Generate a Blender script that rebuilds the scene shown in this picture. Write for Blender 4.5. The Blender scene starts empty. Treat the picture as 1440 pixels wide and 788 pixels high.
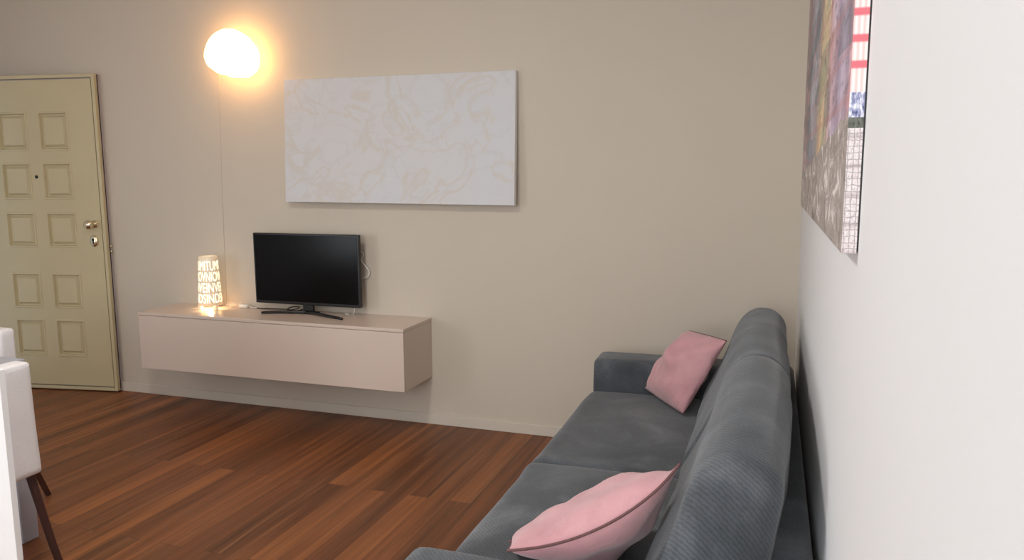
import bpy, bmesh, math, random
from mathutils import Vector, Matrix, noise
random.seed(7)
S = bpy.context.scene
C = S.collection
R = math.radians
CAM = (-0.13836801602744989, -3.992277986352448, 1.462091820763093)
PITCH, YAW, ROLL, FPX = 0.1373567150778883, -0.3271547420093892, -0.005288723666266418, 1075.3327589369123
CEIL = 2.85

# ------------------------------------------------------------------ materials
def lin(r, g, b):
    f = lambda c: c / 12.92 if c <= 0.04045 else ((c + 0.055) / 1.055) ** 2.4
    return (f(r / 255), f(g / 255), f(b / 255), 1.0)

class NT:
    def __init__(self, name):
        self.m = bpy.data.materials.new(name); self.m.use_nodes = True
        self.t = self.m.node_tree; self.b = self.t.nodes['Principled BSDF']
        self._co = None
    def n(self, typ, **kw):
        nd = self.t.nodes.new(typ)
        for k, v in kw.items():
            if k.startswith('i_'):
                nd.inputs[k[2:].replace('_', ' ')].default_value = v
            else: setattr(nd, k, v)
        return nd
    def l(self, a, b): self.t.links.new(a, b)
    def co(self):
        if not self._co: self._co = self.n('ShaderNodeTexCoord').outputs['Object']
        return self._co
    def map(self, scale=(1, 1, 1), rot=(0, 0, 0), loc=(0, 0, 0), src=None):
        m = self.n('ShaderNodeMapping'); m.inputs['Scale'].default_value = scale
        m.inputs['Rotation'].default_value = rot; m.inputs['Location'].default_value = loc
        self.l(src or self.co(), m.inputs['Vector']); return m.outputs[0]
    def noise(self, vec, scale, detail=4, rough=.55, dist=0):
        x = self.n('ShaderNodeTexNoise'); x.inputs['Scale'].default_value = scale
        x.inputs['Detail'].default_value = detail; x.inputs['Roughness'].default_value = rough
        x.inputs['Distortion'].default_value = dist
        self.l(vec, x.inputs['Vector']); return x.outputs['Fac']
    def ramp(self, fac, stops, interp='LINEAR'):
        r = self.n('ShaderNodeValToRGB'); e = r.color_ramp.elements; r.color_ramp.interpolation = interp
        e[0].position, e[0].color = stops[0]; e[1].position, e[1].color = stops[-1]
        for p, c in stops[1:-1]:
            k = e.new(p); k.color = c
        self.l(fac, r.inputs[0]); return r.outputs[0]
    def mix(self, fac, a, b, mode='MIX'):
        x = self.n('ShaderNodeMix', data_type='RGBA', blend_type=mode)
        for k, v in ((0, fac), (6, a), (7, b)):
            if hasattr(v, 'is_output'): self.l(v, x.inputs[k])
            else: x.inputs[k].default_value = v
        return x.outputs[2]
    def math(self, op, a, b=0.0):
        x = self.n('ShaderNodeMath', operation=op)
        for k, v in ((0, a), (1, b)):
            if hasattr(v, 'is_output'): self.l(v, x.inputs[k])
            else: x.inputs[k].default_value = v
        return x.outputs[0]
    def sep(self, src=None):
        x = self.n('ShaderNodeSeparateXYZ'); self.l(src or self.co(), x.inputs[0]); return x.outputs
    def bump(self, h, strength=.2, dist=.01):
        x = self.n('ShaderNodeBump'); x.inputs['Strength'].default_value = strength
        x.inputs['Distance'].default_value = dist
        self.l(h, x.inputs['Height']); self.l(x.outputs[0], self.b.inputs['Normal'])
    def set(self, **kw):
        for k, v in kw.items():
            i = self.b.inputs[k.replace('_', ' ')]
            if hasattr(v, 'is_output'): self.l(v, i)
            else: i.default_value = v
        return self

def scale_c(c, s): return (c[0] * s, c[1] * s, c[2] * s, 1)

def plain(name, col, rough=.5, var=.06, nscale=6, metal=0., bump=0., bscale=60, coat=0., spec=.5):
    k = NT(name)
    f = k.noise(k.co(), nscale)
    k.set(Base_Color=k.ramp(f, [(.3, scale_c(col, 1 - var)), (.7, scale_c(col, 1 + var))]), Roughness=rough, Metallic=metal)
    k.b.inputs['Specular IOR Level'].default_value = spec
    if coat: k.set(Coat_Weight=coat, Coat_Roughness=.12)
    if bump: k.bump(k.noise(k.co(), bscale, 3), bump, .004)
    return k.m

M = {}
M['wall_taupe'] = plain('taupe wall paint', lin(201, 190, 174), .75, .015, 1.2, bump=.05, bscale=90, spec=.25)
M['wall_white'] = plain('white wall paint', lin(226, 226, 226), .75, .012, 1.2, bump=.05, bscale=90, spec=.25)
M['ceiling'] = plain('white ceiling paint', lin(235, 233, 228), .85, .01, 1.5)
M['trim'] = plain('taupe skirting paint', lin(206, 196, 181), .5, .02, 3)
M['cabinet'] = plain('pale taupe lacquer', lin(208, 190, 176), .34, .015, 2, coat=.15)
M['cabinet_side'] = plain('greige cabinet carcass', lin(208, 195, 180), .38, .015, 2)
M['door_paint'] = plain('olive cream door paint', lin(196, 183, 147), .24, .03, 3, bump=.05, bscale=50)
M['door_steel'] = plain('grey steel door edge', lin(178, 170, 172), .35, .06, 5, metal=.1)
M['dark_rubber'] = plain('dark door seal', lin(52, 44, 38), .7, .08, 8)
M['brass'] = plain('polished nickel brass', lin(226, 214, 186), .18, .05, 20, metal=1.)
M['black'] = plain('black plastic', lin(11, 11, 12), .35, .1, 10)
M['keyhole'] = plain('dark keyhole', lin(26, 22, 18), .6, .1, 10)
M['screen'] = plain('glossy black screen', lin(5, 5, 6), .2, .1, 3, spec=.16)
M['white_plastic'] = plain('white plastic', lin(230, 226, 218), .4, .03, 8)
M['leather'] = plain('white leatherette', lin(240, 238, 238), .42, .03, 7, bump=.25, bscale=160)
M['leather_pink'] = plain('pale pink leatherette', lin(214, 186, 182), .45, .04, 7, bump=.25, bscale=160)
M['dark_wood'] = plain('dark stained wood', lin(66, 36, 30), .4, .2, 14)
M['table_grey'] = plain('pale grey lacquer', lin(176, 178, 186), .35, .03, 5)
M['counter'] = plain('white lacquer board', lin(240, 239, 237), .4, .012, 2)
M['napkin'] = plain('rose red napkin cloth', lin(196, 84, 90), .85, .1, 40, bump=.3, bscale=300)
M['cord'] = plain('cream painted cord', lin(202, 186, 166), .6, .05, 20)
M['ceramic'] = plain('cream ceramic shell', lin(236, 224, 200), .4, .03, 12)
M['back_frame'] = plain('dark stretcher frame', lin(40, 34, 36), .6, .1, 12)
M['alu'] = plain('white window frame', lin(230, 230, 228), .4, .02, 6)
M['canvas_edge'] = plain('raw white canvas', lin(226, 223, 219), .7, .03, 30, bump=.2, bscale=300)

k = NT('glowing cream ceramic')
k.set(Base_Color=k.ramp(k.noise(k.co(), 12), [(.3, lin(226, 212, 186)), (.7, lin(238, 226, 204))]), Roughness=.4, Emission_Color=(1., .72, .42, 1), Emission_Strength=.2)
M['ceramic'] = k.m

# floor planks running towards the far wall
k = NT('red brown plank floor')
br = k.n('ShaderNodeTexBrick', offset=.43, offset_frequency=2, squash=1.0)
k.l(k.map(rot=(0, 0, R(90))), br.inputs['Vector'])
for nm, v in (('Color1', (0, 0, 0, 1)), ('Color2', (1, 1, 1, 1)), ('Mortar', (.5, .5, .5, 1)), ('Scale', 1.0), ('Mortar Size', .0012),
              ('Mortar Smooth', .2), ('Bias', 0.), ('Brick Width', 1.7), ('Row Height', .105)):
    br.inputs[nm].default_value = v
tone = k.ramp(br.outputs['Color'], [(0, lin(100, 60, 34)), (.25, lin(117, 69, 39)), (.45, lin(130, 78, 43)), (.62, lin(106, 65, 38)),
                                    (.8, lin(144, 88, 49)), (1, lin(114, 68, 39))])
shift = k.n('ShaderNodeVectorMath', operation='MULTIPLY_ADD')
k.l(br.outputs['Color'], shift.inputs[0]); shift.inputs[1].default_value = (13, 29, 0); k.l(k.co(), shift.inputs[2])
g1 = k.noise(k.map((19, .5, 1), src=shift.outputs[0]), 1.0, 6, .6, .5)
g2 = k.noise(k.map((95, 3.0, 1), src=shift.outputs[0]), 1.0, 4, .6, .2)
col = k.mix(1.0, tone, k.ramp(g1, [(.28, (.5, .46, .43, 1)), (.5, (1, 1, 1, 1)), (.72, (1.55, 1.5, 1.42, 1))]), 'MULTIPLY')
g3 = k.noise(k.map((30, 1.1, 1), loc=(3, 1, 0), src=shift.outputs[0]), 1.0, 3, .5, .8)
col = k.mix(k.ramp(g3, [(.56, (0, 0, 0, 1)), (.70, (.55, .55, .55, 1))]), col, lin(152, 100, 64))
col = k.mix(.35, col, k.ramp(g2, [(.3, (.72, .7, .68, 1)), (.7, (1.25, 1.25, 1.22, 1))]), 'MULTIPLY')
col = k.mix(br.outputs['Fac'], col, lin(78, 46, 29))
k.set(Base_Color=col, Roughness=k.ramp(g2, [(.2, (.36, .36, .36, 1)), (.8, (.5, .5, .5, 1))]))
k.b.inputs['Specular IOR Level'].default_value = .38
hh = k.math('SUBTRACT', k.math('MULTIPLY', g2, .25), br.outputs['Fac'])
k.bump(hh, .18, .002)
M['floor'] = k.m

# sofa fabric: brushed grey, fine cord
k = NT('brushed slate grey upholstery')
f1 = k.noise(k.co(), 3.2, 5, .6, .6); f2 = k.noise(k.co(), 16, 4, .6)
base = k.ramp(f1, [(.3, lin(64, 68, 71)), (.5, lin(78, 82, 86)), (.72, lin(108, 112, 116))])
base = k.mix(.35, base, k.ramp(f2, [(.3, (.75, .75, .75, 1)), (.7, (1.25, 1.25, 1.25, 1))]), 'MULTIPLY')
wv = k.n('ShaderNodeTexWave', bands_direction='DIAGONAL'); k.l(k.map((1, 1, 1)), wv.inputs['Vector'])
wv.inputs['Scale'].default_value = 42; wv.inputs['Distortion'].default_value = 3.2; wv.inputs['Detail'].default_value = 2; wv.inputs['Detail Scale'].default_value = 2.5
base = k.mix(1., base, k.ramp(wv.outputs['Fac'], [(.15, (.82, .82, .82, 1)), (.6, (1.06, 1.06, 1.06, 1))]), 'MULTIPLY')
fine = k.noise(k.co(), 260, 2)
k.set(Base_Color=base, Roughness=.92, Sheen_Weight=.28, Sheen_Roughness=.45)
k.b.inputs['Specular IOR Level'].default_value = .15
k.bump(k.math('ADD', k.math('MULTIPLY', wv.outputs['Fac'], .35), k.math('MULTIPLY', fine, .6)), .4, .004)
M['sofa'] = k.m

k = NT('rose pink cotton')
f1 = k.noise(k.co(), 7, 4, .6, .4)
k.set(Base_Color=k.ramp(f1, [(.3, lin(188, 138, 142)), (.7, lin(205, 157, 160))]), Roughness=.9, Sheen_Weight=.3, Sheen_Roughness=.5)
k.b.inputs['Specular IOR Level'].default_value = .15
k.bump(k.math('ADD', k.noise(k.co(), 14, 4, .6, .8), k.math('MULTIPLY', k.noise(k.co(), 320, 2), .2)), .35, .012)
M['pink'] = k.m
M['piping'] = plain('brown piping cord', lin(104, 72, 72), .85, .1, 60)

# white relief painting
k = NT('white impasto painting')
w1 = k.noise(k.map((1.3, 1, 1.6)), 1.7, 4, .5, 1.6); w2 = k.noise(k.map((1, 1, 1), loc=(4, 2, 7)), 2.4, 5, .55, 2.0)
rings = k.math('ABSOLUTE', k.math('SUBTRACT', w1, .5)); rings2 = k.math('ABSOLUTE', k.math('SUBTRACT', w2, .5))
c1 = k.mix(k.ramp(rings, [(0, (1, 1, 1, 1)), (.035, (0, 0, 0, 1))]), lin(206, 205, 205), lin(204, 197, 189))
c2 = k.mix(k.ramp(rings2, [(0, (.7, .7, .7, 1)), (.03, (0, 0, 0, 1))]), c1, lin(201, 198, 195))
big = k.noise(k.map((1, 1, 1), loc=(1, 5, 2)), 2.2, 3)
c3 = k.mix(1., c2, k.ramp(big, [(.35, (1.0, .985, .975, 1)), (.65, (.985, 1.0, 1.01, 1))]), 'MULTIPLY')
k.set(Base_Color=c3, Roughness=.6)
k.bump(k.math('ADD', k.math('MULTIPLY', rings, 1.2), k.noise(k.co(), 14, 5, .6, 1)), .1, .012)
M['impasto'] = k.m

# abstract city picture: face
k = NT('abstract street print')
x, y, z = k.sep()          # object origin at the picture's lower near corner
u = k.math('DIVIDE', y, 2.03)
wob = k.math('ADD', u, k.math('MULTIPLY', k.math('SUBTRACT', k.noise(k.map((1, 2, 5)), 2., 4), .5), .06))
cols = k.ramp(wob, [(0, lin(214, 170, 176)), (.03, lin(150, 134, 150)), (.08, lin(186, 176, 192)), (.15, lin(140, 128, 146)), (.21, lin(188, 172, 184)),
                    (.27, lin(190, 160, 158)), (.31, lin(204, 192, 160)), (.38, lin(212, 202, 164)), (.46, lin(186, 172, 142)), (.53, lin(150, 154, 160)), (.68, lin(166, 170, 178)),
                    (.78, lin(142, 144, 152)), (.86, lin(172, 150, 148)), (1, lin(170, 162, 164))])
cell = k.n('ShaderNodeTexVoronoi'); k.l(k.map((1, 3.6, 13)), cell.inputs['Vector']); cell.inputs['Scale'].default_value = 1.0
cs = k.n('ShaderNodeSeparateColor'); k.l(cell.outputs['Color'], cs.inputs[0])
cols = k.mix(1., cols, k.ramp(cs.outputs[0], [(0, (.5, .53, .58, 1)), (.4, (.82, .84, .86, 1)), (.7, (1.1, .9, .88, 1)), (1, (1.25, 1.25, 1.3, 1))]), 'MULTIPLY')
speck = k.noise(k.map((1, 11, 26)), 1., 5, .7)
cols = k.mix(1., cols, k.ramp(speck, [(.32, (.34, .34, .38, 1)), (.45, (.95, .95, .95, 1)), (.55, (1, 1, 1, 1)), (.7, (1.4, 1.4, 1.4, 1))]), 'MULTIPLY')
brk = k.n('ShaderNodeTexBrick', offset=.37); k.l(k.map((1, 1, 1), rot=(0, R(90), 0)), brk.inputs['Vector'])
bx = k.n('ShaderNodeCombineXYZ'); k.l(y, bx.inputs[0]); k.l(z, bx.inputs[1]); k.l(bx.outputs[0], brk.inputs['Vector'])
for nm, v in (('Scale', 1.0), ('Mortar Size', .013), ('Mortar Smooth', .8), ('Brick Width', .36), ('Row Height', .085)): brk.inputs[nm].default_value = v
cols = k.mix(k.math('MULTIPLY', brk.outputs['Fac'], k.math('MULTIPLY', speck, .7)), cols, lin(176, 116, 116))
low = k.noise(k.map((1, 6, 12)), 1., 6, .75, 1.5)
lowc = k.ramp(low, [(.3, lin(96, 88, 84)), (.43, lin(146, 137, 131)), (.55, lin(176, 166, 161)), (.64, lin(232, 226, 222))])
edge = k.math('ADD', k.math('MULTIPLY', y, -.052), .232)
isup = k.math('GREATER_THAN', k.math('ADD', z, k.math('MULTIPLY', k.math('SUBTRACT', speck, .5), .05)), edge)
k.set(Base_Color=k.mix(isup, lowc, cols), Roughness=.5)
M['art_face'] = k.m
# and its wrapped near side
k = NT('abstract street print side')
x, y, z = k.sep()
wob = k.n('ShaderNodeVectorMath', operation='MULTIPLY_ADD'); nz_ = k.n('ShaderNodeTexNoise'); k.l(k.co(), nz_.inputs['Vector']); nz_.inputs['Scale'].default_value = 90
k.l(nz_.outputs['Color'], wob.inputs[0]); wob.inputs[1].default_value = (.004, 0, .006); k.l(k.co(), wob.inputs[2])
grid = k.n('ShaderNodeTexBrick', offset=0.0); k.l(k.map((1, 1, 1), rot=(R(90), 0, 0), src=wob.outputs[0]), grid.inputs['Vector'])
for nm, v in (('Color1', (1, 1, 1, 1)), ('Color2', (.86, .84, .85, 1)), ('Mortar', (0, 0, 0, 1)), ('Scale', 1.0), ('Mortar Size', .0011), ('Mortar Smooth', .6), ('Brick Width', .0085), ('Row Height', .0105)):
    grid.inputs[nm].default_value = v
t = k.math('DIVIDE', z, 1.0)
sp = k.noise(k.map((260, 1, 130)), 1., 3, .7)
white = k.ramp(sp, [(.25, lin(150, 136, 138)), (.45, lin(222, 210, 208)), (.7, lin(244, 238, 236))])
lowr = k.mix(k.math('MULTIPLY', grid.outputs['Fac'], .5), white, lin(96, 82, 84))
bandm = k.ramp(k.math('FRACT', k.math('DIVIDE', k.math('ADD', z, .001), .048)), [(0, (1, 1, 1, 1)), (.16, (0, 0, 0, 1)), (.9, (0, 0, 0, 1)), (1, (1, 1, 1, 1))])
lowr = k.mix(k.math('MULTIPLY', bandm, .55), lowr, lin(150, 134, 136))
redband = k.ramp(k.math('FRACT', k.math('DIVIDE', k.math('ADD', z, .002), .0411)), [(.30, (0, 0, 0, 1)), (.38, (1, 1, 1, 1)), (.6, (1, 1, 1, 1)), (.68, (0, 0, 0, 1))])
vb = k.n('ShaderNodeTexWave', bands_direction='X'); k.l(k.co(), vb.inputs['Vector']); vb.inputs['Scale'].default_value = 38; vb.inputs['Distortion'].default_value = .5
pinkw = k.mix(k.math('MULTIPLY', vb.outputs['Fac'], .6), lin(250, 238, 232), lin(224, 176, 172))
upr = k.mix(k.math('MULTIPLY', redband, k.math('GREATER_THAN', z, .285)), pinkw, lin(226, 112, 122))
blue = k.ramp(k.noise(k.map((170, 1, 60)), 1., 2, .6), [(.35, lin(74, 78, 124)), (.5, lin(160, 164, 196)), (.62, lin(240, 238, 240))])
dark = k.ramp(sp, [(.3, lin(52, 56, 48)), (.7, lin(120, 122, 108))])
c = k.mix(k.math('GREATER_THAN', z, .205), lowr, dark)
c = k.mix(k.math('GREATER_THAN', z, .222), c, blue)
c = k.mix(k.math('GREATER_THAN', z, .262), c, upr)
k.set(Base_Color=c, Roughness=.5)
M['art_side'] = k.m

def emit(name, col, strength, base=(.9, .9, .9, 1)):
    k = NT(name)
    f = k.noise(k.co(), 5, 2)
    k.set(Base_Color=base, Emission_Color=k.ramp(f, [(0, scale_c(col, .97)), (1, scale_c(col, 1.03))]), Emission_Strength=strength, Roughness=.3)
    return k.m
M['globe'] = emit('glowing opal glass', (1., .52, .18, 1), 9.0)
M['letters'] = emit('lit letter cut outs', (1., .86, .60, 1), 1.35)

# ------------------------------------------------------------------ builders
def obj(name, bm, mats, parent=None, smooth=False, origin=None):
    """link bm (world coordinates, or local to parent when the parent sits at its place) as one mesh object"""
    me = bpy.data.meshes.new(name)
    if origin is not None: bmesh.ops.translate(bm, verts=bm.verts, vec=-Vector(origin))
    bmesh.ops.recalc_face_normals(bm, faces=bm.faces)
    bm.to_mesh(me); bm.free()
    for m in (mats if isinstance(mats, (list, tuple)) else [mats]): me.materials.append(m)
    if smooth:
        for p in me.polygons: p.use_smooth = True
    o = bpy.data.objects.new(name, me); C.objects.link(o)
    if parent is not None: o.parent = parent
    if origin is not None:
        o.location = Vector(origin) if parent is None else Vector(origin) - Vector(parent.location)
    return o

def part(name, bm, mats, parent, smooth=False):
    """part built in world coordinates under an unrotated Empty"""
    return obj(name, bm, mats, parent, smooth, origin=world_loc(parent))
def world_loc(o):
    v = Vector(o.location)
    while o.parent: o = o.parent; v += Vector(o.location)
    return v
def subpart(name, bm, mats, parent, smooth=False):
    me_o = obj(name, bm, mats, None, smooth, origin=world_loc(parent))
    me_o.parent = parent; me_o.location = (0, 0, 0); return me_o

def tag(o, label, cat, group=None, kind=None):
    if label: o['label'] = label
    if cat: o['category'] = cat
    if group: o['group'] = group
    if kind: o['kind'] = kind
    return o
def thing(name, label, cat, loc=(0, 0, 0), group=None, kind=None):
    o = bpy.data.objects.new(name, None); C.objects.link(o); o.location = loc
    o.empty_display_size = .1
    return tag(o, label, cat, group, kind)

def add_box(bm, x0, x1, y0, y1, z0, z1, bev=0., seg=2):
    r = bmesh.ops.create_cube(bm, size=1)
    vs = r['verts']
    for v in vs:
        v.co = Vector(((x0 + x1) / 2 + v.co.x * (x1 - x0), (y0 + y1) / 2 + v.co.y * (y1 - y0), (z0 + z1) / 2 + v.co.z * (z1 - z0)))
    if bev:
        es = list({e for v in vs for e in v.link_edges})
        bmesh.ops.bevel(bm, geom=es, offset=bev, segments=seg, profile=.5, affect='EDGES')
    return bm
def box(*a, **k): return add_box(bmesh.new(), *a, **k)

def add_tube(bm, pts, r, n=10, closed=False, cap=True):
    pts = [Vector(p) for p in pts]; N = len(pts); rings = []
    up = None
    for i, p in enumerate(pts):
        a = pts[(i - 1) % N] if (closed or i > 0) else p
        b = pts[(i + 1) % N] if (closed or i < N - 1) else p
        t = (b - a).normalized()
        if up is None:
            up = t.orthogonal().normalized()
        up = (up - t * up.dot(t)).normalized()
        s = t.cross(up)
        rr = r[i] if isinstance(r, (list, tuple)) else r
        rings.append([bm.verts.new(p + (up * math.cos(2 * math.pi * j / n) + s * math.sin(2 * math.pi * j / n)) * rr) for j in range(n)])
    for i in range(N if closed else N - 1):
        A, B = rings[i], rings[(i + 1) % N]
        for j in range(n): bm.faces.new((A[j], A[(j + 1) % n], B[(j + 1) % n], B[j]))
    if cap and not closed:
        bm.faces.new(rings[0][::-1]); bm.faces.new(rings[-1])
    return bm
def tube(*a, **k): return add_tube(bmesh.new(), *a, **k)

def add_lathe(bm, prof, c, n=32, axis=None):
    """prof: (radius, height) pairs from c along axis (default z)"""
    ax = Vector(axis or (0, 0, 1)).normalized(); s = ax.orthogonal().normalized(); t = ax.cross(s); c = Vector(c)
    rings = []
    for rad, h in prof:
        if rad < 1e-6: rings.append([bm.verts.new(c + ax * h)])
        else: rings.append([bm.verts.new(c + ax * h + (s * math.cos(2 * math.pi * j / n) + t * math.sin(2 * math.pi * j / n)) * rad) for j in range(n)])
    for A, B in zip(rings, rings[1:]):
        for j in range(n):
            j2 = (j + 1) % n
            if len(A) == 1 and len(B) == 1: continue
            if len(A) == 1: bm.faces.new((A[0], B[j], B[j2]))
            elif len(B) == 1: bm.faces.new((A[j], A[j2], B[0]))
            else: bm.faces.new((A[j], A[j2], B[j2], B[j]))
    return bm
def lathe(*a, **k): return add_lathe(bmesh.new(), *a, **k)

def soft_box(x0, x1, y0, y1, z0, z1, r, crown=(0, 0, 0), n=26, wob=.0, wscale=4., fn=None):
    """rounded, slightly crowned upholstery block; fn deforms in world space"""
    bm = bmesh.new(); bmesh.ops.create_cube(bm, size=2)
    bmesh.ops.subdivide_edges(bm, edges=bm.edges, cuts=n, use_grid_fill=True)
    c = Vector(((x0 + x1) / 2, (y0 + y1) / 2, (z0 + z1) / 2)); h = Vector(((x1 - x0) / 2, (y1 - y0) / 2, (z1 - z0) / 2))
    rr = r if isinstance(r, (tuple, list)) else (r, r, r)
    for v in bm.verts:
        q = v.co.copy()
        # denser sampling near the rims
        q = Vector([math.copysign(1 - (1 - abs(a)) ** 1.45, a) for a in q])
        p = Vector([q[i] * h[i] for i in range(3)])
        inner = Vector([max(-(h[i] - rr[i]), min(h[i] - rr[i], p[i])) for i in range(3)])
        d = Vector([(p[i] - inner[i]) / rr[i] for i in range(3)])
        if d.length > 1e-9:
            d.normalize() if max(abs(a) for a in q) > .999 else None
        p = Vector([inner[i] + d[i] * rr[i] for i in range(3)])
        for i in range(3):
            j, k2 = [a for a in range(3) if a != i]
            p[i] += math.copysign(1, q[i]) * (crown[i] * max(0, 1 - q[j] ** 2) * max(0, 1 - q[k2] ** 2) if abs(q[i]) > .97 else 0)
        p += c
        if fn: p = fn(p, q)
        if wob:
            p += noise.noise_vector(p * wscale) * wob
        v.co = p
    return bm

# ------------------------------------------------------------------ setting
XL, YB = -5.32, -6.2
def struct(name, bm, mat, parent=None, smooth=False):
    o = obj(name, bm, mat, parent, smooth); 
    if parent is None: o['kind'] = 'structure'
    return o
struct('floor', box(XL - .2, .15, YB - .15, .15, -.1, 0), M['floor'])
struct('ceiling', box(XL - .2, .15, YB - .15, .15, CEIL, CEIL + .1), M['ceiling'])
struct('wall_far', box(XL - .2, .15, 0, .15, 0, CEIL), M['wall_taupe'])
struct('wall_right', box(0, .15, YB, 0, 0, CEIL), M['wall_white'])
# left wall with the entrance opening
WY0, WY1, WZ0, WZ1 = -6.1, -4.6, .3, 2.45          # wide window in the left wall, beyond the frame
bm = bmesh.new()
add_box(bm, XL - .15, XL, -.19, 0, 0, CEIL); add_box(bm, XL - .15, XL, -1.19, -.19, 2.15, CEIL); add_box(bm, XL - .15, XL, WY1, -1.19, 0, CEIL)
add_box(bm, XL - .15, XL, YB, WY0, 0, CEIL); add_box(bm, XL - .15, XL, WY0, WY1, 0, WZ0); add_box(bm, XL - .15, XL, WY0, WY1, WZ1, CEIL)
struct('wall_left', bm, M['wall_white'])
RX0, RX1, RZ0, RZ1 = -1.75, -.12, .95, 2.45           # second window, in the rear wall beside the right wall
bm = bmesh.new()
add_box(bm, XL, RX0, YB - .15, YB, 0, CEIL); add_box(bm, RX1, 0, YB - .15, YB, 0, CEIL)
add_box(bm, RX0, RX1, YB - .15, YB, 0, RZ0); add_box(bm, RX0, RX1, YB - .15, YB, RZ1, CEIL)
struct('wall_rear', bm, M['wall_white'])
bm = bmesh.new()
for xx in (RX0, (RX0 + RX1) / 2 - .03, RX1 - .06): add_box(bm, xx, xx + .06, YB - .12, YB - .05, RZ0, RZ1)
for zz in (RZ0, RZ1 - .06): add_box(bm, RX0, RX1, YB - .12, YB - .05, zz, zz + .06)
struct('window_2', bm, M['alu'])
bm = bmesh.new()
for yy in (WY0, (WY0 + WY1) / 2 - .03, WY1 - .06): add_box(bm, XL - .12, XL - .05, yy, yy + .06, WZ0, WZ1)
for zz in (WZ0, WZ1 - .06): add_box(bm, XL - .12, XL - .05, WY0, WY1, zz, zz + .06)
struct('window_1', bm, M['alu'])
struct('added_fill_ring', lathe([(.235, .0), (.235, -.02), (.225, -.03), (.215, -.03), (.215, -.015), (0, -.015)], (-1.8, -2.7, CEIL), 40), M['alu'])  # made-up fixture ring, out of view, housing the added overhead fill
# hallway stub behind the entrance opening keeps the room closed
bm = bmesh.new()
add_box(bm, XL - 1.3, XL - 1.2, -1.6, .1, 0, CEIL)
struct('wall_hallway', bm, M['wall_white'])
# skirting
bm = bmesh.new(); add_box(bm, XL, -.013, -.012, 0, 0, .062, bev=.003)
struct('baseboard_far', bm, M['trim'])
bm = bmesh.new(); add_box(bm, -.012, 0, YB, -.013, 0, .062, bev=.003)
struct('baseboard_right', bm, M['trim'])
# entrance casing on the left wall
bm = bmesh.new()
add_box(bm, XL - .15, XL + .012, -.24, -.19, 0, 2.2); add_box(bm, XL - .15, XL + .012, -1.19, -1.14, 0, 2.2); add_box(bm, XL - .15, XL + .012, -1.14, -.24, 2.15, 2.2)
struct('trim_1', bm, M['door_steel'])

# ------------------------------------------------------------------ entrance door leaf, standing open against the far wall
DA = Vector((-4.322, -.050, 0)); du = Vector((-.985, -.173, 0)).normalized(); dn = Vector((-du.y, du.x, 0))
if dn.y > 0: dn = -dn
door = thing('door_1', 'olive cream panelled entrance door standing open against the far wall', 'door', DA, kind='structure')
DW, DH0, DH1, DT = .95, .008, 2.122, .055
def dpt(u, z, o): return DA + du * u + dn * o + Vector((0, 0, z))
def dbox(bm, u0, u1, z0, z1, o0, o1, bev=0):
    t = bmesh.new(); add_box(t, u0, u1, o0, o1, z0, z1, bev=bev)
    for v in t.verts: v.co = dpt(v.co.x, v.co.z, v.co.y)
    me = bpy.data.meshes.new('t'); t.to_mesh(me); t.free(); bm.from_mesh(me); bpy.data.meshes.remove(me)
    return bm
part('steel_core', dbox(bmesh.new(), 0, DW, DH0, DH1, -DT, -.022, bev=.002), M['door_steel'], door)
bm = bmesh.new()
us = [.03, .212, .432, .516, .737, DW - .03]
zs = [DH0 + .03, .238, .496, .572, .816, .989, 1.226, 1.312, 1.556, 1.632, 1.888, DH1 - .03]
vg = [[bm.verts.new(dpt(u, z, 0)) for z in zs] for u in us]
pf = []
for i in range(len(us) - 1):
    for j in range(len(zs) - 1):
        f = bm.faces.new((vg[i][j], vg[i + 1][j], vg[i + 1][j + 1], vg[i][j + 1]))
        if i in (1, 3) and j in (1, 3, 5, 7, 9): pf.append(f)
bmesh.ops.recalc_face_normals(bm, faces=bm.faces)
def ins(fs, th, dep):
    bmesh.ops.inset_individual(bm, faces=fs, thickness=th, depth=0)
    for f in fs:
        for v in f.verts: v.co += dn * dep
for th, dep in ((.004, .004), (.012, .0), (.010, -.019), (.010, 0.), (.022, .016)): ins(pf, th, dep)
front = list(bm.faces)
ex = bmesh.ops.extrude_edge_only(bm, edges=[e for e in bm.edges if e.is_boundary])
for v in [g for g in ex['geom'] if isinstance(g, bmesh.types.BMVert)]: v.co -= dn * .0215
part('moulded_panel', bm, M['door_paint'], door)
bm = bmesh.new()
for a in ((0, .022, DH0, DH1), (DW - .022, DW, DH0, DH1), (.022, DW - .022, DH0, DH0 + .022), (.022, DW - .022, DH1 - .022, DH1)):
    dbox(bm, *a, -.0216, .005, bev=.002)
part('edge_moulding', bm, M['door_paint'], door)
part('seal_strip', dbox(bmesh.new(), -.004, .0, DH0 + .01, DH1 - .002, -.026, -.0225), M['dark_rubber'], door)
# knob, lock plate, spyhole, edge bolt
kn = part('knob', add_lathe(add_lathe(bmesh.new(), [(0, 0), (.026, 0), (.026, .006), (.016, .012), (.009, .02), (.009, .038), (.02, .044), (.029, .054), (.031, .064), (.026, .076), (.012, .084), (0, .086)], dpt(.078, 1.148, 0), 28, dn), [(0, 0)], dpt(.078, 1.148, 0)), M['brass'], door, True)
bm = lathe([(0, 0), (.03, 0), (.03, .006), (.022, .012), (.0, .013)], dpt(.09, 1.036, 0), 28, dn)
for v in bm.verts: v.co.z = 1.036 + (v.co.z - 1.036) * 1.3
lk = part('lock_plate', bm, M['brass'], door, True); lk['label'] = 'bright oval lock plate'
bm = lathe([(0, .0132), (.009, .0132), (.009, .0155), (0, .0155)], dpt(.09, 1.045, 0), 16, dn); dbox(bm, .087, .093, 1.015, 1.042, .0125, .0152)
subpart('keyhole', bm, M['keyhole'], lk)
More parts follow.
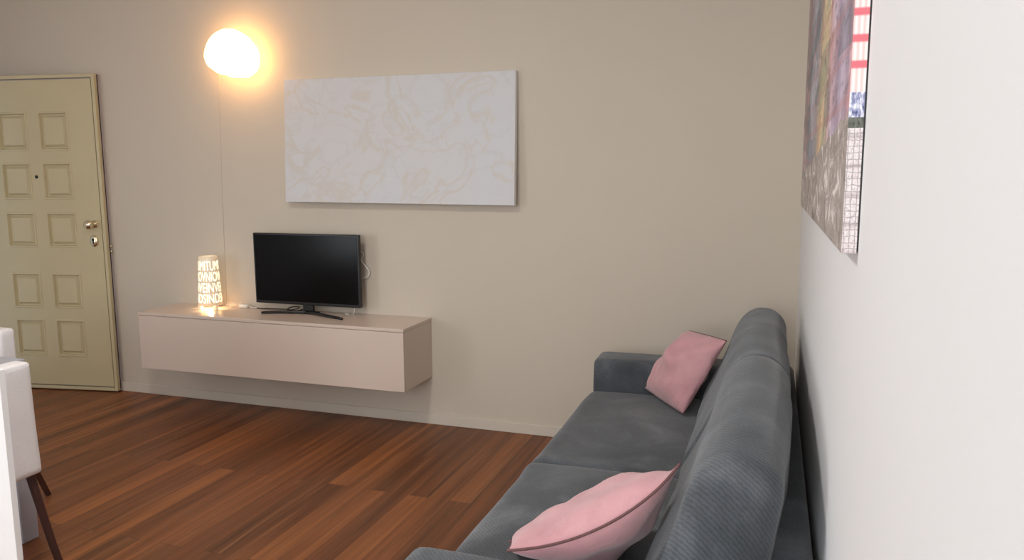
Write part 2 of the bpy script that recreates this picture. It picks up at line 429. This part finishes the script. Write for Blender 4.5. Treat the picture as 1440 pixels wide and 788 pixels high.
part('spyhole', lathe([(0, -.002), (.011, -.002), (.011, .004), (.007, .006), (0, .004)], dpt(.478, 1.462, 0), 20, dn), M['keyhole'], door, True)
bm = bmesh.new()
for zz in (1.0, .965): add_lathe(bm, [(0, 0), (.008, 0), (.008, .012), (0, .013)], dpt(0, zz, -.03), 14, -du)
part('deadbolt', bm, M['brass'], door, True)

# ------------------------------------------------------------------ floating TV cabinet
CX0, CX1, CD, CZ0, CZ1 = -3.79, -1.99, .362, .288, .639
cab = thing('tv_cabinet', 'long pale taupe wall-hung cabinet under the television', 'cabinet', ((CX0 + CX1) / 2, -CD / 2, CZ0))
part('carcass', box(CX0, CX1, -CD + .021, -.0005, CZ0, CZ1 - .019, bev=.0015), M['cabinet_side'], cab)
part('flap_front', box(CX0, CX1, -CD, -CD + .019, CZ0 + .001, CZ1 - .020, bev=.002), M['cabinet'], cab)
part('top_board', box(CX0 - .001, CX1 + .001, -CD, -.0005, CZ1 - .018, CZ1, bev=.002), M['cabinet'], cab)

# ------------------------------------------------------------------ television
TY = -.115
tv = thing('television', 'black flat screen television on a splayed stand, on the wall-hung cabinet', 'television', (-2.75, TY, CZ1))
TX0, TX1, TZ0, TZ1 = -3.112, -2.388, .692, 1.12
part('housing', box(TX0, TX1, TY, TY + .028, TZ0, TZ1, bev=.004), M['black'], tv)
part('screen', box(TX0 + .010, TX1 - .010, TY - .0015, TY + .004, TZ0 + .018, TZ1 - .010, bev=.0008), M['screen'], tv)
part('rear_cover', soft_box(TX0 + .12, TX1 - .12, TY + .02, TY + .055, TZ0 + .03, TZ1 - .12, .014, n=8), M['black'], tv, True)
bm = bmesh.new()
add_box(bm, -2.815, -2.69, TY - .012, TY + .045, CZ1, CZ1 + .012, bev=.004); add_box(bm, -2.785, -2.715, TY + .008, TY + .03, CZ1 + .01, .74, bev=.004)
st = part('stand_neck', bm, M['black'], tv)
for tip, nm in (((-3.018, -.19), 'foot'), ((-2.445, -.225), 'foot')):
    a = Vector((-2.75, TY + .012, CZ1 + .010)); b = Vector((tip[0], tip[1], CZ1 + .008))
    bm = bmesh.new(); pts = [a + (b - a) * (i / 10) + Vector((0, -.012 * math.sin(math.pi * i / 10), .004 * math.sin(math.pi * i / 10))) for i in range(11)]
    add_tube(bm, pts, [.010 - .0022 * i / 10 for i in range(11)], 10)
    for v in bm.verts: v.co.z = max(v.co.z, CZ1 + .0003)
    part(nm, bm, M['black'], tv, True)

# cables and plug by the television
loop = [(-2.43, -.04, 1.03), (-2.405, -.03, 1.0), (-2.425, -.025, .965), (-2.40, -.022, .93), (-2.378, -.02, .90), (-2.385, -.02, .87), (-2.42, -.022, .855), (-2.46, -.03, .83), (-2.47, -.035, .72), (-2.48, -.04, .6425), (-2.53, -.05, .6425)]
def smooth_pts(p, n=6):
    p = [Vector(a) for a in p]; o = []
    for i in range(len(p) - 1):
        a, b, c2, d = p[max(i - 1, 0)], p[i], p[i + 1], p[min(i + 2, len(p) - 1)]
        for j in range(n):
            t = j / n
            o.append(.5 * ((2 * b) + (c2 - a) * t + (2 * a - 5 * b + 4 * c2 - d) * t * t + (3 * b - a - 3 * c2 + d) * t ** 3))
    return o + [p[-1]]
tag(obj('aerial_cable', tube(smooth_pts(loop), .0035, 8), M['white_plastic'], smooth=True, origin=(-2.43, -.03, .86)), 'thin white cable looping out behind the right edge of the television', 'cable')
zt = CZ1 + .004
coil = [(-3.2, -.03, zt), (-3.1, -.05, zt), (-3.0, -.035, zt), (-2.93, -.05, zt + .004), (-2.88, -.09, zt + .01), (-2.84, -.07, zt + .02), (-2.87, -.035, zt + .022), (-2.92, -.04, zt + .016), (-2.91, -.085, zt + .008), (-2.85, -.10, zt + .006), (-2.82, -.05, zt + .012), (-2.79, -.03, zt + .04)]
tag(obj('power_cable', tube(smooth_pts(coil), .0032, 8), M['black'], smooth=True, origin=(-2.95, -.05, CZ1)), 'dark coiled cable lying behind the television stand on the cabinet', 'cable')
pl = thing('power_plug', 'small white plug on the cabinet between the letter lamp and television', 'plug', (-3.255, -.04, CZ1))
part('plug_body', soft_box(-3.29, -3.225, -.06, -.022, CZ1 + .0003, CZ1 + .024, .009, n=8), M['white_plastic'], pl, True)
part('plug_cord', tube(smooth_pts([(-3.23, -.04, CZ1 + .01), (-3.19, -.05, CZ1 + .006), (-3.16, -.035, CZ1 + .005), (-3.12, -.015, CZ1 + .005)]), .003, 8), M['white_plastic'], pl, True)

# ------------------------------------------------------------------ letter lantern
LX, LY = -3.432, -.14
lan = thing('table_lamp', 'cream lantern lamp with glowing cut-out letters on the cabinet', 'lamp', (LX, LY, CZ1))
Z0, Z1 = CZ1 + .03, .968
rad = lambda z: .070 + (.055 - .070) * (z - Z0) / (Z1 - Z0)
prof = [(rad(Z0) - .004, Z0 - CZ1), (rad(Z0), Z0 - CZ1)]
prof += [(rad(z), z - CZ1) for z in [Z0 + (Z1 - Z0) * i / 8 for i in range(1, 9)]]
prof += [(.050, Z1 - CZ1 + .004), (.045, Z1 - CZ1), (.046, Z1 - CZ1 - .02), (rad(Z0) - .006, Z0 - CZ1 + .01), (rad(Z0) - .004, Z0 - CZ1)]
part('shell', lathe(prof, (LX, LY, CZ1), 48), M['ceramic'], lan, True)
part('rim_glow', lathe([(.044, 0), (.044, .002), (0, .002)], (LX, LY, Z1 - .012), 40), M['letters'], lan)
for a in (100, 220, 340):
    part('foot', box(LX + .058 * math.cos(R(a)) - .012, LX + .058 * math.cos(R(a)) + .012, LY + .058 * math.sin(R(a)) - .012, LY + .058 * math.sin(R(a)) + .012, CZ1, Z0 + .004, bev=.003), M['ceramic'], lan)
def text_bm(txt):
    cu = bpy.data.curves.new('t', 'FONT'); cu.body = txt; cu.size = 1; cu.align_x = 'LEFT'
    o = bpy.data.objects.new('t', cu); C.objects.link(o)
    me = bpy.data.meshes.new_from_object(o.evaluated_get(bpy.context.evaluated_depsgraph_get()))
    bpy.data.objects.remove(o); bpy.data.curves.remove(cu)
    return me
rows = ['TUMI', 'NIOV', 'INVE', 'INDS']
bm = bmesh.new()
rh = (Z1 - Z0 - .03) / 4
for i, wd in enumerate(rows):
    zb = Z1 - .018 - (i + 1) * rh + .004
    me = text_bm(wd * 4)
    xs = [v.co.x for v in me.vertices]; x0, x1 = min(xs), max(xs); ys = [v.co.y for v in me.vertices]; y0, y1 = min(ys), max(ys)
    t = bmesh.new(); t.from_mesh(me); bpy.data.meshes.remove(me)
    bmesh.ops.triangulate(t, faces=t.faces); bmesh.ops.subdivide_edges(t, edges=[e for e in t.edges if e.calc_length() > .25], cuts=1)
    for v in t.verts:
        ang = (v.co.x - x0) / (x1 - x0) * 2 * math.pi * .98 - R(155); z = zb + (v.co.y - y0) / (y1 - y0) * (rh - .010)
        rr = rad(z) + .0012
        v.co = Vector((LX + rr * math.cos(ang), LY + rr * math.sin(ang), z))
    m2 = bpy.data.meshes.new('t'); t.to_mesh(m2); t.free(); bm.from_mesh(m2); bpy.data.meshes.remove(m2)
part('letter_cutouts', bm, M['letters'], lan)
def lamp(name, typ, loc, energy, color, **kw):
    d = bpy.data.lights.new(name, typ); d.energy = energy; d.color = color
    for a, b in kw.items(): setattr(d, a, b)
    o = bpy.data.objects.new(name, d); C.objects.link(o); o.location = loc; return o
lamp('lantern_bulb', 'POINT', (LX, LY, CZ1 + .05), 1.2, (1, .70, .40), shadow_soft_size=.02)

# ------------------------------------------------------------------ pebble wall lamp
wl = thing('wall_lamp', 'glowing pebble shaped white glass wall lamp beside the white painting', 'lamp', (-3.19, -.012, 2.165))
outl = [(-.205, .005), (-.190, .060), (-.150, .115), (-.085, .150), (-.010, .155), (.060, .128), (.120, .082), (.160, .030), (.170, -.030), (.150, -.090), (.095, -.125), (.02, -.125), (-.06, -.108), (-.14, -.080), (-.188, -.045)]
angs = sorted((math.atan2(z, x), math.hypot(x, z)) for x, z in outl)
def rfun(a):
    A = [(t - 2 * math.pi, r) for t, r in angs] + angs + [(t + 2 * math.pi, r) for t, r in angs]
    for (t0, r0), (t1, r1) in zip(A, A[1:]):
        if t0 <= a <= t1:
            s = (a - t0) / (t1 - t0); s = s * s * (3 - 2 * s) * .5 + s * .5
            return r0 + (r1 - r0) * s
    return .15
bm = bmesh.new(); NL, NP = 20, 48; rings = []
bc = Vector((-3.185, -.105, 2.165))
for i in range(1, NL):
    la = -math.pi / 2 + math.pi * i / NL
    rings.append([bm.verts.new(bc + Vector((math.cos(la) * rfun(-math.pi + 2 * math.pi * j / NP) * math.cos(-math.pi + 2 * math.pi * j / NP), .085 * math.sin(la), math.cos(la) * rfun(-math.pi + 2 * math.pi * j / NP) * math.sin(-math.pi + 2 * math.pi * j / NP)))) for j in range(NP)])
for A, B in zip(rings, rings[1:]):
    for j in range(NP): bm.faces.new((A[j], A[(j + 1) % NP], B[(j + 1) % NP], B[j]))
for ring, yy in ((rings[0], -.085), (rings[-1], .085)):
    c0 = bm.verts.new(bc + Vector((0, yy, 0)))
    for j in range(NP): bm.faces.new((ring[j], ring[(j + 1) % NP], c0))
part('glass_shade', bm, M['globe'], wl, True)
part('wall_plate', lathe([(0, 0), (.055, 0), (.055, .02), (.03, .03), (0, .03)], (-3.185, -.0005, 2.165), 28, (0, -1, 0)), M['white_plastic'], wl, True)
part('cord', tube([(-3.38, -.0014, 2.13), (-3.392, -.0014, 1.9), (-3.41, -.0014, 1.4), (-3.425, -.0014, CZ1 + .01)], .0013, 8), M['wall_taupe'], wl, True)

# ------------------------------------------------------------------ white painting
pa = thing('abstract_picture', 'large white textured abstract painting on the far wall above the television', 'painting', (-2.18, -.02, 1.66))
W2, H2 = .722, .358
def lean(bm):
    for v in bm.verts:
        x_, y_, z_ = v.co
        v.co = Vector((-2.1755 + x_, -.0324 + y_ + .05 * z_, 1.6585 + z_ - .008 * x_))
    return bm
t = bmesh.new(); add_box(t, -W2, W2, -.019, .014, -H2, H2, bev=.003)
part('stretched_canvas', lean(t), M['canvas_edge'], pa)
t = bmesh.new(); add_box(t, -W2 + .001, W2 - .001, -.021, -.0185, -H2 + .001, H2 - .001, bev=.0008)
part('painted_surface', lean(t), M['impasto'], pa)

# ------------------------------------------------------------------ picture on the right wall
AY0, AY1, AZ0, AZ1, AT = -2.613, -.585, 1.329, 2.43, .026
art = thing('canvas_print', 'multicoloured abstract city canvas print hanging above the grey sofa', 'picture', (-.005, AY0, AZ0))
bm = box(-AT, -.003, AY0, AY1, AZ0, AZ1)
for f in bm.faces:
    f.normal_update()
    n_ = f.calc_center_median() - Vector(((-AT - .003) / 2, (AY0 + AY1) / 2, (AZ0 + AZ1) / 2))
    f.material_index = 0 if n_.x < -.005 and abs(n_.y) < .1 and abs(n_.z) < .1 else 1
part('printed_canvas', bm, [M['art_face'], M['art_side']], art)
part('backing_frame', box(-.0032, -.0003, AY0 + .0005, AY1 - .001, AZ0 + .004, AZ1 - .001), M['back_frame'], art)

# ------------------------------------------------------------------ sofa
sofa = thing('sofa', 'long slate grey upholstered sofa along the right wall', 'sofa', (-.47, -1.445, 0))
SYF, SYN = -.25, -2.60; AI, NI = -.452, -2.395
part('base', soft_box(-.915, -.03, NI - .01, AI + .01, .05, .27, .03, n=14), M['sofa'], sofa, True)
for y0, y1 in ((AI, SYF), (SYN, NI)):
    part('arm', soft_box(-.932, -.024, y0, y1, .045, .578, (.035, .04, .035), (.0, .0, .004), n=18, wob=.003, wscale=6), M['sofa'], sofa, True)
part('back_frame', soft_box(-.17, -.014, SYN + .06, SYF - .055, .05, .588, .035, n=18), M['sofa'], sofa, True)
for xx in (-.87, -.10):
    for yy in (SYF - .08, SYN + .08):
        part('foot', lathe([(0, 0), (.018, 0), (.022, .05), (0, .05)], (xx, yy, 0), 16), M['black'], sofa, True)
ym = -1.447
for y0, y1, cr in ((ym + .002, AI - .003, .012), (NI + .003, ym - .002, .022)):
    part('seat_cushion', soft_box(-.948, -.2, y0, y1, .262, .428 if cr < .02 else .436, (.045, .03, .045), (.0, 0, cr), n=34, wob=.005, wscale=5), M['sofa'], sofa, True)
def back_fn(near, amp):
    def fn(p, q):
        t = (p.z - .43) / (.885 - .43)
        t = max(-.2, min(1.1, t))
        g = max(0, min(1, (ym - p.y) / .9)) ** 2 if near else 0        # 1 at the near end
        xb = -.058 - .022 * g - .065 * g * (1 - min(t, 1))
        w = .195 + .17 * max(0, 1 - t) ** 1.6
        s = (-.058 - p.x) / .36                      # 0 at the rear, 1 at the front
        xx = xb - s * (w - .06 * g * (1 - min(t, 1)))
        xx -= amp * math.sin(math.pi * max(0, min(1, t))) * s * (1 - q.y ** 2)
        zz = p.z
        if near:
            e2 = max(0, min(1, (-1.95 - p.y) / .42))
            zz -= .050 * e2 ** 2 * max(0, t)
        return Vector((xx, p.y, zz))
    return fn
part('back_cushion', soft_box(-.418, -.058, ym + .002, AI - .006, .40, .872, (.17, .03, .10), (0, 0, .006), n=40, wob=.009, wscale=4.2, fn=back_fn(False, .012)), M['sofa'], sofa, True)
part('back_cushion', soft_box(-.418, -.058, NI + .025, ym - .002, .40, .886, (.17, .05, .10), (0, 0, .006), n=40, wob=.009, wscale=4.2, fn=back_fn(True, .012)), M['sofa'], sofa, True)

# ------------------------------------------------------------------ throw cushions
def cushion(name, corners, thick, label, seed, fold=.010, sag=0., k2=.075, back=0., pr=.0033):
    """corners A,B,C,D in order round the outline; two bulging faces and a piping cord on the seam"""
    A, B, Cc, D = [Vector(c_) for c_ in corners]; ctr = (A + B + Cc + D) / 4
    nrm = (B - A).cross(D - A).normalized()
    root = thing(name, label, 'cushion', ctr, group='pink throw cushions on the sofa')
    N = 36; off = Vector((seed * 3.1, seed * 1.7, seed * 2.3))
    def pin(u, v):                                # concave sides, pointed corners
        uu = u * (1 - k2 * (1 - v * v)); vv = v * (1 - k2 * (1 - u * u))
        return uu, vv
    def pos(u, v, side):
        uu, vv = pin(u, v); s, t = (uu + 1) / 2, (vv + 1) / 2
        p = A * (1 - s) * (1 - t) + B * s * (1 - t) + Cc * s * t + D * (1 - s) * t
        e = max(0, (1 - u * u)) * max(0, (1 - v * v))
        h = thick / 2 * e ** .68
        wr = noise.noise(Vector((u * 2.1, v * 2.1, side * .7)) + off) * fold * 2 * e ** .4
        # creases running out to the corners
        wr += fold * .9 * math.sin(9 * (u - v) + seed) * (abs(u * v)) ** 1.2 * e ** .3
        seam = noise.noise(Vector((u * 1.3, v * 1.3, 5)) + off) * .016
        low = -sag * (1 - u * u) * (1 - .25 * (v + 1) / 2) + back * (e ** .5 - 1)
        return p + nrm * (side * (h + wr) + seam * (.4 + .6 * e) + low)
    bm = bmesh.new(); G = {}
    for side in (1, -1):
        for i in range(N + 1):
            for j in range(N + 1):
                if side == -1 and (i in (0, N) or j in (0, N)): G[side, i, j] = G[1, i, j]; continue
                f = lambda a: math.sin(math.pi / 2 * (2 * a / N - 1)) * .35 + (2 * a / N - 1) * .65
                G[side, i, j] = bm.verts.new(pos(f(i), f(j), side))
        for i in range(N):
            for j in range(N):
                q = [G[side, i, j], G[side, i + 1, j], G[side, i + 1, j + 1], G[side, i, j + 1]]
                bm.faces.new(q if side == 1 else q[::-1])
    rim = [G[1, i, 0].co.copy() for i in range(N)] + [G[1, N, j].co.copy() for j in range(N)] + [G[1, N - i, N].co.copy() for i in range(N)] + [G[1, 0, N - j].co.copy() for j in range(N)]
    part('cover', bm, M['pink'], root, True)
    pp = part('piping', tube(rim, pr, 8, closed=True), M['piping'], root, True); pp['label'] = 'dark brown piping along the seam'
    return root
# near cushion: A-B is the seam edge facing the camera
PL, PR = Vector((-.659, -2.455, .613)), Vector((-.305, -2.27, .787))
dR, dL = (PR - Vector(CAM)).normalized(), (PL - Vector(CAM)).normalized()
near_c = cushion('throw_cushion', [PL, PR, PR + dR * .42 + Vector((-.06, 0, -.095)), PL + dL * .42 + Vector((0, 0, .03))],   .17, 'pink throw cushion nearest the camera, seam edge up, by the near sofa arm', 2.0, .012, sag=.045, k2=.05)
far_c = cushion('throw_cushion', [(-.694, -.468, .462), (-.478, -.81, .462), (-.312, -.76, .778), (-.492, -.47, .752)], .15,
        'rumpled pink throw cushion leaning on the sofa back by the far arm', 5.0, .016, k2=-.01, back=.035, pr=.0022)

# let both cushions rest on the sofa instead of sinking in
from mathutils.bvhtree import BVHTree
def bvh_of(root):
    vs_, ps_ = [], []
    for o in root.children:
        b_ = len(vs_); off_ = Vector(root.location) + Vector(o.location)
        vs_ += [v.co + off_ for v in o.data.vertices]; ps_ += [tuple(b_ + i for i in p.vertices) for p in o.data.polygons]
    return BVHTree.FromPolygons(vs_, ps_)
sofa_tree = bvh_of(sofa)
for c_, d_ in ((near_c, Vector((-.25, -.6, .55))), (far_c, Vector((-.62, -.3, .72)))):
    n_ = 0
    while sofa_tree.overlap(bvh_of(c_)) and n_ < 14:
        c_.location += d_.normalized() * .004; n_ += 1
    print('cushion steps', n_)

# ------------------------------------------------------------------ dining corner at the left edge
TBX0, TBX1, TBY0, TBY1, TBZ = -3.86, -2.93, -2.60, -1.80, .745
tb = thing('dining_table', 'pale grey square dining table beside the white chairs', 'table', ((TBX0 + TBX1) / 2, (TBY0 + TBY1) / 2, 0))
part('tabletop', box(TBX0, TBX1, TBY0, TBY1, TBZ - .03, TBZ, bev=.004), M['table_grey'], tb)
for xx in (TBX0 + .002, TBX1 - .072):
    for yy in (TBY0 + .01, TBY1 - .08):
        part('leg', box(xx, xx + .07, yy, yy + .07, 0, TBZ - .03, bev=.003), M['table_grey'], tb)
napk = obj('napkin', soft_box(-3.22, -3.05, -1.965, -1.815, TBZ + .0005, TBZ + .012, .005, n=10, wob=.002, wscale=12), M['napkin'], smooth=True, origin=(-3.13, -1.89, TBZ))
tag(napk, 'folded rose red napkin on the grey table edge', 'napkin')

def dining_chair(label):
    """local frame: backrest rear face at x=0, chair faces -x, width along y (0..-.42)"""
    t = thing('dining_chair', label, 'chair', group='white leatherette dining chairs')
    def bend(p, q):
        h = (p.z - .40) / .40
        return Vector((p.x - .004 + .014 * (1 - h) ** 2, p.y, p.z))
    obj('backrest', soft_box(-.075, 0, -.42, 0, .40, .812, .016, (.0, 0, .0), n=16, fn=bend), M['leather'], t, True)
    obj('inner_back_pad', soft_box(-.098, -.060, -.395, -.025, .47, .775, .014, (.006, 0, 0), n=14, fn=bend), M['leather_pink'], t, True)
    obj('seat', soft_box(-.44, -.06, -.42, 0, .385, .465, .02, (0, 0, .008), n=16), M['leather'], t, True)
    for yy in (-.022, -.398):
        bm = bmesh.new(); add_tube(bm, [(-.035, yy, .395), (.0, yy, .28), (.045, yy, .14), (.098, yy, .0)], [.015, .014, .013, .012], 4)
        obj('leg', bm, M['dark_wood'], t)
        bm = bmesh.new(); add_tube(bm, [(-.41, yy, .39), (-.415, yy, 0)], [.02, .014], 4)
        obj('leg', bm, M['dark_wood'], t)
    return t
ch = dining_chair('white leatherette dining chair with dark legs, just behind the white panel at the left edge')
ch.location = (-2.612, -2.025, 0)
c2 = ch.copy(); C.objects.link(c2)
for p_ in ch.children:
    q_ = p_.copy(); C.objects.link(q_); q_.parent = c2
c2['label'] = 'white leatherette dining chair with pink inner back across the grey table, nearer the door'
c2.location = (-3.66, -1.585, 0); c2.rotation_euler = (0, 0, R(90))

# white half-height panel at the left edge of the frame
kc = thing('partition_panel', 'plain white half-height partition panel at the left edge, in front of the dining chair', 'partition', (-2.45, -2.52, 0))
KX, KY, KZ = -2.105, -2.51, .942
part('board', box(KX - .70, KX - .0025, KY - .018, KY, 0.0, KZ - .0025), M['counter'], kc)
part('edge_band', box(KX - .0024, KX, KY - .0182, KY + .0002, 0, KZ, bev=.0006), M['counter'], kc)
part('top_band', box(KX - .70, KX - .0025, KY - .0182, KY + .0002, KZ - .0024, KZ, bev=.0006), M['counter'], kc)

# ------------------------------------------------------------------ light
a = lamp('window_daylight', 'AREA', (XL - .03, (WY0 + WY1) / 2, (WZ0 + WZ1) / 2), 80, (.88, .95, 1.), shape='RECTANGLE', size=WZ1 - WZ0, size_y=WY1 - WY0)
a.rotation_euler = (0, R(-90), 0)
a2 = lamp('rear_window_daylight', 'AREA', ((RX0 + RX1) / 2, YB - .03, (RZ0 + RZ1) / 2), 72, (.90, .955, 1.), shape='RECTANGLE', size=RX1 - RX0, size_y=RZ1 - RZ0)
a2.rotation_euler = (R(90), 0, 0)
lamp('added_ceiling_fill', 'AREA', (-1.8, -2.7, CEIL - .035), 38, (1., .98, .95), shape='DISK', size=.42)  # added overhead fill for upward faces and sides facing the right wall
w = bpy.data.worlds.new('sky'); S.world = w; w.use_nodes = True
w.node_tree.nodes['Background'].inputs[0].default_value = (.80, .88, 1, 1); w.node_tree.nodes['Background'].inputs[1].default_value = .8

# ------------------------------------------------------------------ camera
cy, sy, cp, sp_ = math.cos(YAW), math.sin(YAW), math.cos(PITCH), math.sin(PITCH)
f = Vector((sy * cp, cy * cp, -sp_)); rt = Vector((cy, -sy, 0)); up = rt.cross(f)
cr, sr = math.cos(ROLL), math.sin(ROLL)
rt, up = rt * cr + up * sr, up * cr - rt * sr
cd = bpy.data.cameras.new('camera'); co = bpy.data.objects.new('camera', cd); C.objects.link(co)
cd.sensor_fit = 'HORIZONTAL'; cd.sensor_width = 36; cd.lens = FPX * 36 / 1440; cd.clip_start = .02
mw = Matrix((rt, up, -f)).transposed().to_4x4(); mw.translation = Vector(CAM); co.matrix_world = mw
S.camera = co
vs = S.view_settings; S.display_settings.display_device = 'sRGB'
vs.view_transform = 'Standard'; vs.look = 'None'; vs.gamma = 1; vs.use_curve_mapping = False; vs.exposure = -0.15
S.cycles.use_denoising = True
S.cycles.max_bounces = 10; S.cycles.diffuse_bounces = 6
S.cycles.sample_clamp_indirect = 6
